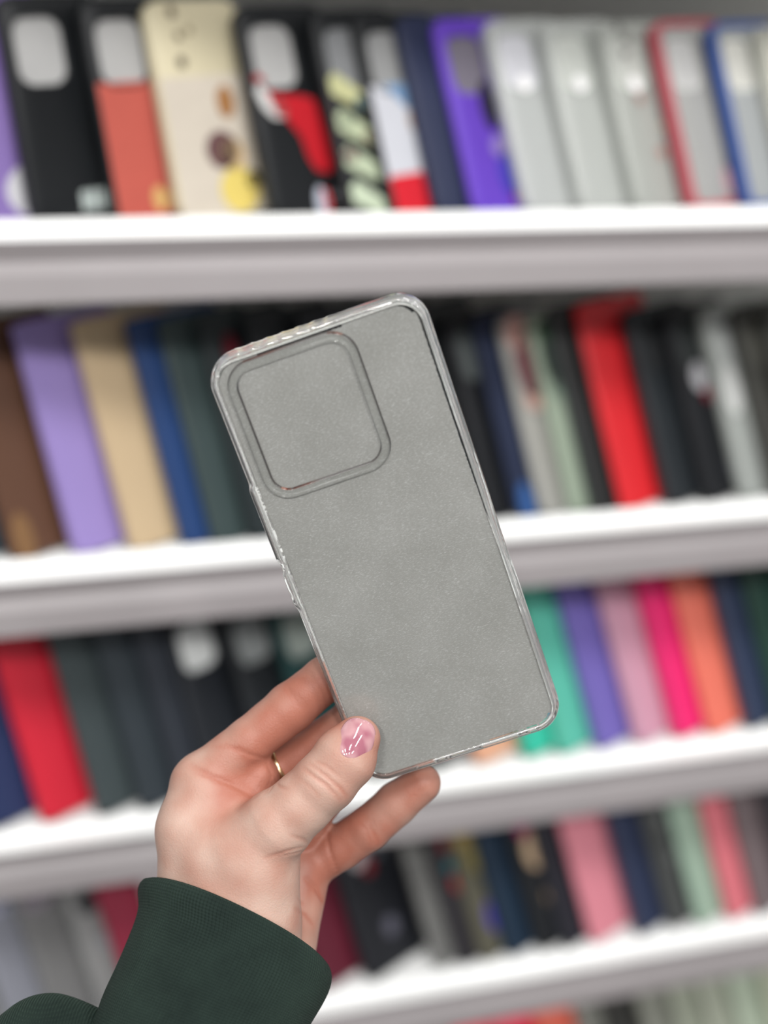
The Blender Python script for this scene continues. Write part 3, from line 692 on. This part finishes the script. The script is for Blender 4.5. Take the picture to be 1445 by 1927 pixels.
n4 = N(m_skin, 'ShaderNodeMath', operation='MULTIPLY_ADD'); L(m_skin, n3.outputs[0], n4.inputs[0]); n4.inputs[1].default_value = 1.6; L(m_skin, n2.outputs[0], n4.inputs[2])
bp = N(m_skin, 'ShaderNodeBump', i_Strength=.32, i_Distance=.0002); L(m_skin, n4.outputs[0], bp.inputs['Height']); L(m_skin, bp.outputs[0], b.inputs['Normal'])
# thumbnail: follows the thumb surface, slightly proud of it
m_nail = mat('nail', (214, 140, 150), .08, .6, Coat_Weight=.8, Coat_Roughness=.03)
tn = N(m_nail, 'ShaderNodeTexCoord'); nn = N(m_nail, 'ShaderNodeTexNoise', i_Scale=140.0, i_Detail=1.0); L(m_nail, tn.outputs['Object'], nn.inputs['Vector'])
rn = N(m_nail, 'ShaderNodeValToRGB'); L(m_nail, nn.outputs[0], rn.inputs[0]); rn.color_ramp.elements[0].position = .42; rn.color_ramp.elements[1].position = .58
rn.color_ramp.elements[0].color = (*lin((152, 92, 106)), 1); rn.color_ramp.elements[1].color = (*lin((180, 136, 140)), 1)
L(m_nail, rn.outputs[0], m_nail.node_tree.nodes['Principled BSDF'].inputs['Base Color'])
nc = np.array([671.0, 1390.0]); ax = np.array([.30, -.954]); pr = np.array([.954, .30])   # nail length and width directions on the thumb
NU, NR = 72, 24; pts2 = [(0, 0)]; V = []
rings = []
def nail_pt(a, rr):
    cu, su = math.cos(a), math.sin(a)
    x = 34.5*math.copysign(abs(cu)**.74, cu); y = 39*math.copysign(abs(su)**.8, su)
    if su > 0: x *= 1-.03*su
    return nc+pr*x*rr+ax*y*rr
# smooth quadratic patch through the thumb surface under the nail
gs = []; zv = []
for a in np.linspace(-32, 32, 9):
    for b_ in np.linspace(-36, 36, 9):
        if (a/34)**2+(b_/38)**2 > 1: continue
        q = trace(*(nc+pr*a+ax*b_)); gs.append((1, a, b_, a*a, b_*b_, a*b_)); zv.append(q[2])
cf = np.linalg.lstsq(np.array(gs), np.array(zv), rcond=None)[0]
def nail_q(p):
    d_ = p-nc; a, b_ = d_@pr, d_@ax; z = cf@np.array([1, a, b_, a*a, b_*b_, a*b_])
    return np.array([(p[0]-CX)/F*z, (p[1]-CY)/F*z, z])
def nail_n(p):
    e1_ = nail_q(p+pr*3)-nail_q(p-pr*3); e2_ = nail_q(p+ax*3)-nail_q(p-ax*3); n = np.cross(e1_, e2_); n /= np.linalg.norm(n)
    return n if n[2] < 0 else -n
nail_top = []; nail_bot = []
for jr in range(NR+1):
    rr = jr/NR
    for i in range(NU):
        p = nail_pt(2*math.pi*i/NU, rr); q = nail_q(p)
        n = nail_n(p); h = .50*(1-rr**6)-.15
        nail_top.append(q+n*h); nail_bot.append(q-n*.6)
nt_ = len(nail_top); Fc = []
for jr in range(NR):
    for i in range(NU):
        a, b2 = jr*NU+i, jr*NU+(i+1) % NU
        Fc.append((a, b2, b2+NU, a+NU)); Fc.append((nt_+a, nt_+a+NU, nt_+b2+NU, nt_+b2))
for i in range(NU): a = NR*NU+i; b2 = NR*NU+(i+1) % NU; Fc.append((a, b2, nt_+b2, nt_+a))
nl = link_mesh('thumbnail', cam2w(np.array(nail_top+nail_bot)), Fc, m_nail, person); nl['label'] = 'short glossy pink thumbnail'
# ring on the middle finger
m_gold = mat('gold', (240, 214, 168), .24, .5, Metallic=1.0)
a, b_ = P3(*MIDDLE[1][:3]), P3(*MIDDLE[2][:3]); dr = (b_-a)/np.linalg.norm(b_-a); cen = a+dr*1.0
e1v = np.cross(dr, [0, 0, 1.0]); e1v /= np.linalg.norm(e1v); e2v = np.cross(dr, e1v); V = []; Fc = []
for i in range(64):
    t = 2*math.pi*i/64; rad = e1v*math.cos(t)+e2v*math.sin(t)
    for jj in range(8):
        s_ = 2*math.pi*jj/8; V.append(cen+rad*(9.2+.75*math.cos(s_))+dr*1.4*math.sin(s_))
for i in range(64):
    for jj in range(8): Fc.append((i*8+jj, ((i+1) % 64)*8+jj, ((i+1) % 64)*8+(jj+1) % 8, i*8+(jj+1) % 8))
ro = link_mesh('finger_ring', cam2w(np.array(V)), Fc, m_gold, person); ro['label'] = 'thin gold ring'

# ------------------------------------------------------------------ sweatshirt sleeve
m_knit = mat('green_knit', (40, 64, 54), .85, .2, Sheen_Weight=.08, Sheen_Roughness=.5)
b = m_knit.node_tree.nodes['Principled BSDF']; b.inputs['Sheen Tint'].default_value = (.35, .6, .45, 1)
uvn = N(m_knit, 'ShaderNodeUVMap')
wv1 = N(m_knit, 'ShaderNodeTexWave', i_Scale=.30, i_Distortion=.6, i_Detail=1.0); wv1.bands_direction = 'X'
wv2 = N(m_knit, 'ShaderNodeTexWave', i_Scale=.36, i_Distortion=1.0, i_Detail=1.0); wv2.bands_direction = 'Y'
L(m_knit, uvn.outputs[0], wv1.inputs[0]); L(m_knit, uvn.outputs[0], wv2.inputs[0])
ml = N(m_knit, 'ShaderNodeMath', operation='MULTIPLY_ADD'); L(m_knit, wv2.outputs['Fac'], ml.inputs[0]); ml.inputs[1].default_value = .45; L(m_knit, wv1.outputs['Fac'], ml.inputs[2])
bp = N(m_knit, 'ShaderNodeBump', i_Strength=.8, i_Distance=.0006); L(m_knit, ml.outputs[0], bp.inputs['Height']); L(m_knit, bp.outputs[0], b.inputs['Normal'])
tk = N(m_knit, 'ShaderNodeTexCoord'); nk = N(m_knit, 'ShaderNodeTexNoise', i_Scale=60.0, i_Detail=6.0, i_Roughness=.7); L(m_knit, tk.outputs['Object'], nk.inputs['Vector'])
rk = N(m_knit, 'ShaderNodeValToRGB'); L(m_knit, nk.outputs[0], rk.inputs[0]); rk.color_ramp.elements[0].position = .3; rk.color_ramp.elements[1].position = .72
rk.color_ramp.elements[0].color = (*lin((19, 30, 27)), 1); rk.color_ramp.elements[1].color = (*lin((30, 43, 38)), 1)
L(m_knit, rk.outputs[0], b.inputs['Base Color'])
sleeve = empty('tmp', (0, 0, 0), '', ''); bpy.data.objects.remove(sleeve)
#   left px, right px, depth, half thickness, crown shift (px, towards the hand on the near side)
st = [((286, 1700), (596, 1856), 8, 24, 76), ((282, 1672), (606, 1832), 8, 26.5, 84), ((271, 1655), (615, 1826), 8, 28.0, 88), ((261, 1661), (622, 1836), 7.5, 29.0, 84), ((257, 1680), (623, 1852), 6.5, 29.5, 78), ((262, 1702), (617, 1870), 5, 29.5, 74), ((256, 1732), (606, 1892), 3, 30, 70), ((243, 1764), (592, 1916), 1, 30.5, 66), ((226, 1804), (578, 1940), -2, 31, 62), ((208, 1842), (565, 1968), -4, 31.5, 60), ((190, 1880), (550, 1995), -7, 32, 60), ((178, 1925), (535, 2030), -10, 33, 60), ((160, 1990), (515, 2080), -14, 34, 60), ((130, 2080), (490, 2160), -19, 35, 60)]
V = []; UV = []; nth = 140; vlen = 0; prevc = None
for si, (l, r, d, bt, cs) in enumerate(st):
    A, B = P3(l[0], l[1], d), P3(r[0], r[1], d); c = (A+B)/2; hv = (B-A)/2; hl = np.linalg.norm(hv); hu = hv/hl
    upv = np.array([hu[1], -hu[0], 0])            # towards the hand
    if prevc is not None: vlen += np.linalg.norm(c-prevc)
    prevc = c
    for i in range(nth):
        t = 2*math.pi*i/nth; ct, s_ = math.cos(t), math.sin(t)
        ex = math.copysign(abs(ct)**.9, ct)
        p = c+hu*hl*ex+np.array([0, 0, -1.0])*bt*s_+upv*(cs/5.1)*s_
        wob = .9*mnoise.noise(Vector((ct*2.2, s_*2.2, vlen*.05+3)))*min(1, max(0, si-3)/3)
        p = p+(p-c)/np.linalg.norm(p-c)*wob
        V.append(p); UV.append((i/nth*190, vlen))
Fc = []
for si in range(len(st)-1):
    for i in range(nth): Fc.append((si*nth+i, si*nth+(i+1) % nth, (si+1)*nth+(i+1) % nth, (si+1)*nth+i))
cuff = link_mesh('sweatshirt_sleeve', cam2w(np.array(V)), Fc, m_knit, person); cuff['label'] = 'dark green ribbed knit sleeve'
uvl = cuff.data.uv_layers.new(name='UVMap')
for p in cuff.data.polygons:
    us = [UV[cuff.data.loops[li].vertex_index][0] for li in p.loop_indices]; wrap = max(us)-min(us) > 95
    for li, u_ in zip(p.loop_indices, us):
        uvl.data[li].uv = (u_+(190 if wrap and u_ < 95 else 0), UV[cuff.data.loops[li].vertex_index][1])
ss = cuff.modifiers.new('sub', 'SUBSURF'); ss.levels = 1; ss.render_levels = 1
# puffed fabric of the sleeve behind the cuff
def puff(X):
    d = rcone(X, P3(85, 1992, -6), P3(-40, 2110, -20), 20, 26)
    return smin(d, rcone(X, P3(85, 1992, -6), P3(230, 2040, -10), 20, 22), 9)
g2 = 1.2; lo2 = np.array([P3(-250, 0, 0)[0], P3(0, 1850, 0)[1], ZT-60]); hi2 = np.array([P3(380, 0, 0)[0], P3(0, 2200, 0)[1], ZT+30])
n2_ = [int(v) for v in np.ceil((hi2-lo2)/g2)]
gx = [lo2[a]+g2*np.arange(n2_[a]) for a in range(3)]
Vp, Qp = surface_nets(puff(np.stack(np.meshgrid(*gx, indexing='ij'), -1)), lo2, g2)
pf = link_mesh('sleeve_fold', cam2w(Vp), Qp, m_knit, person)
uvl = pf.data.uv_layers.new(name='UVMap')
for lp in pf.data.loops: v = Vp[lp.vertex_index]; uvl.data[lp.index].uv = (v[0], v[1])

for o in list(C.objects):
    if 'world_space' in o: del o['world_space']
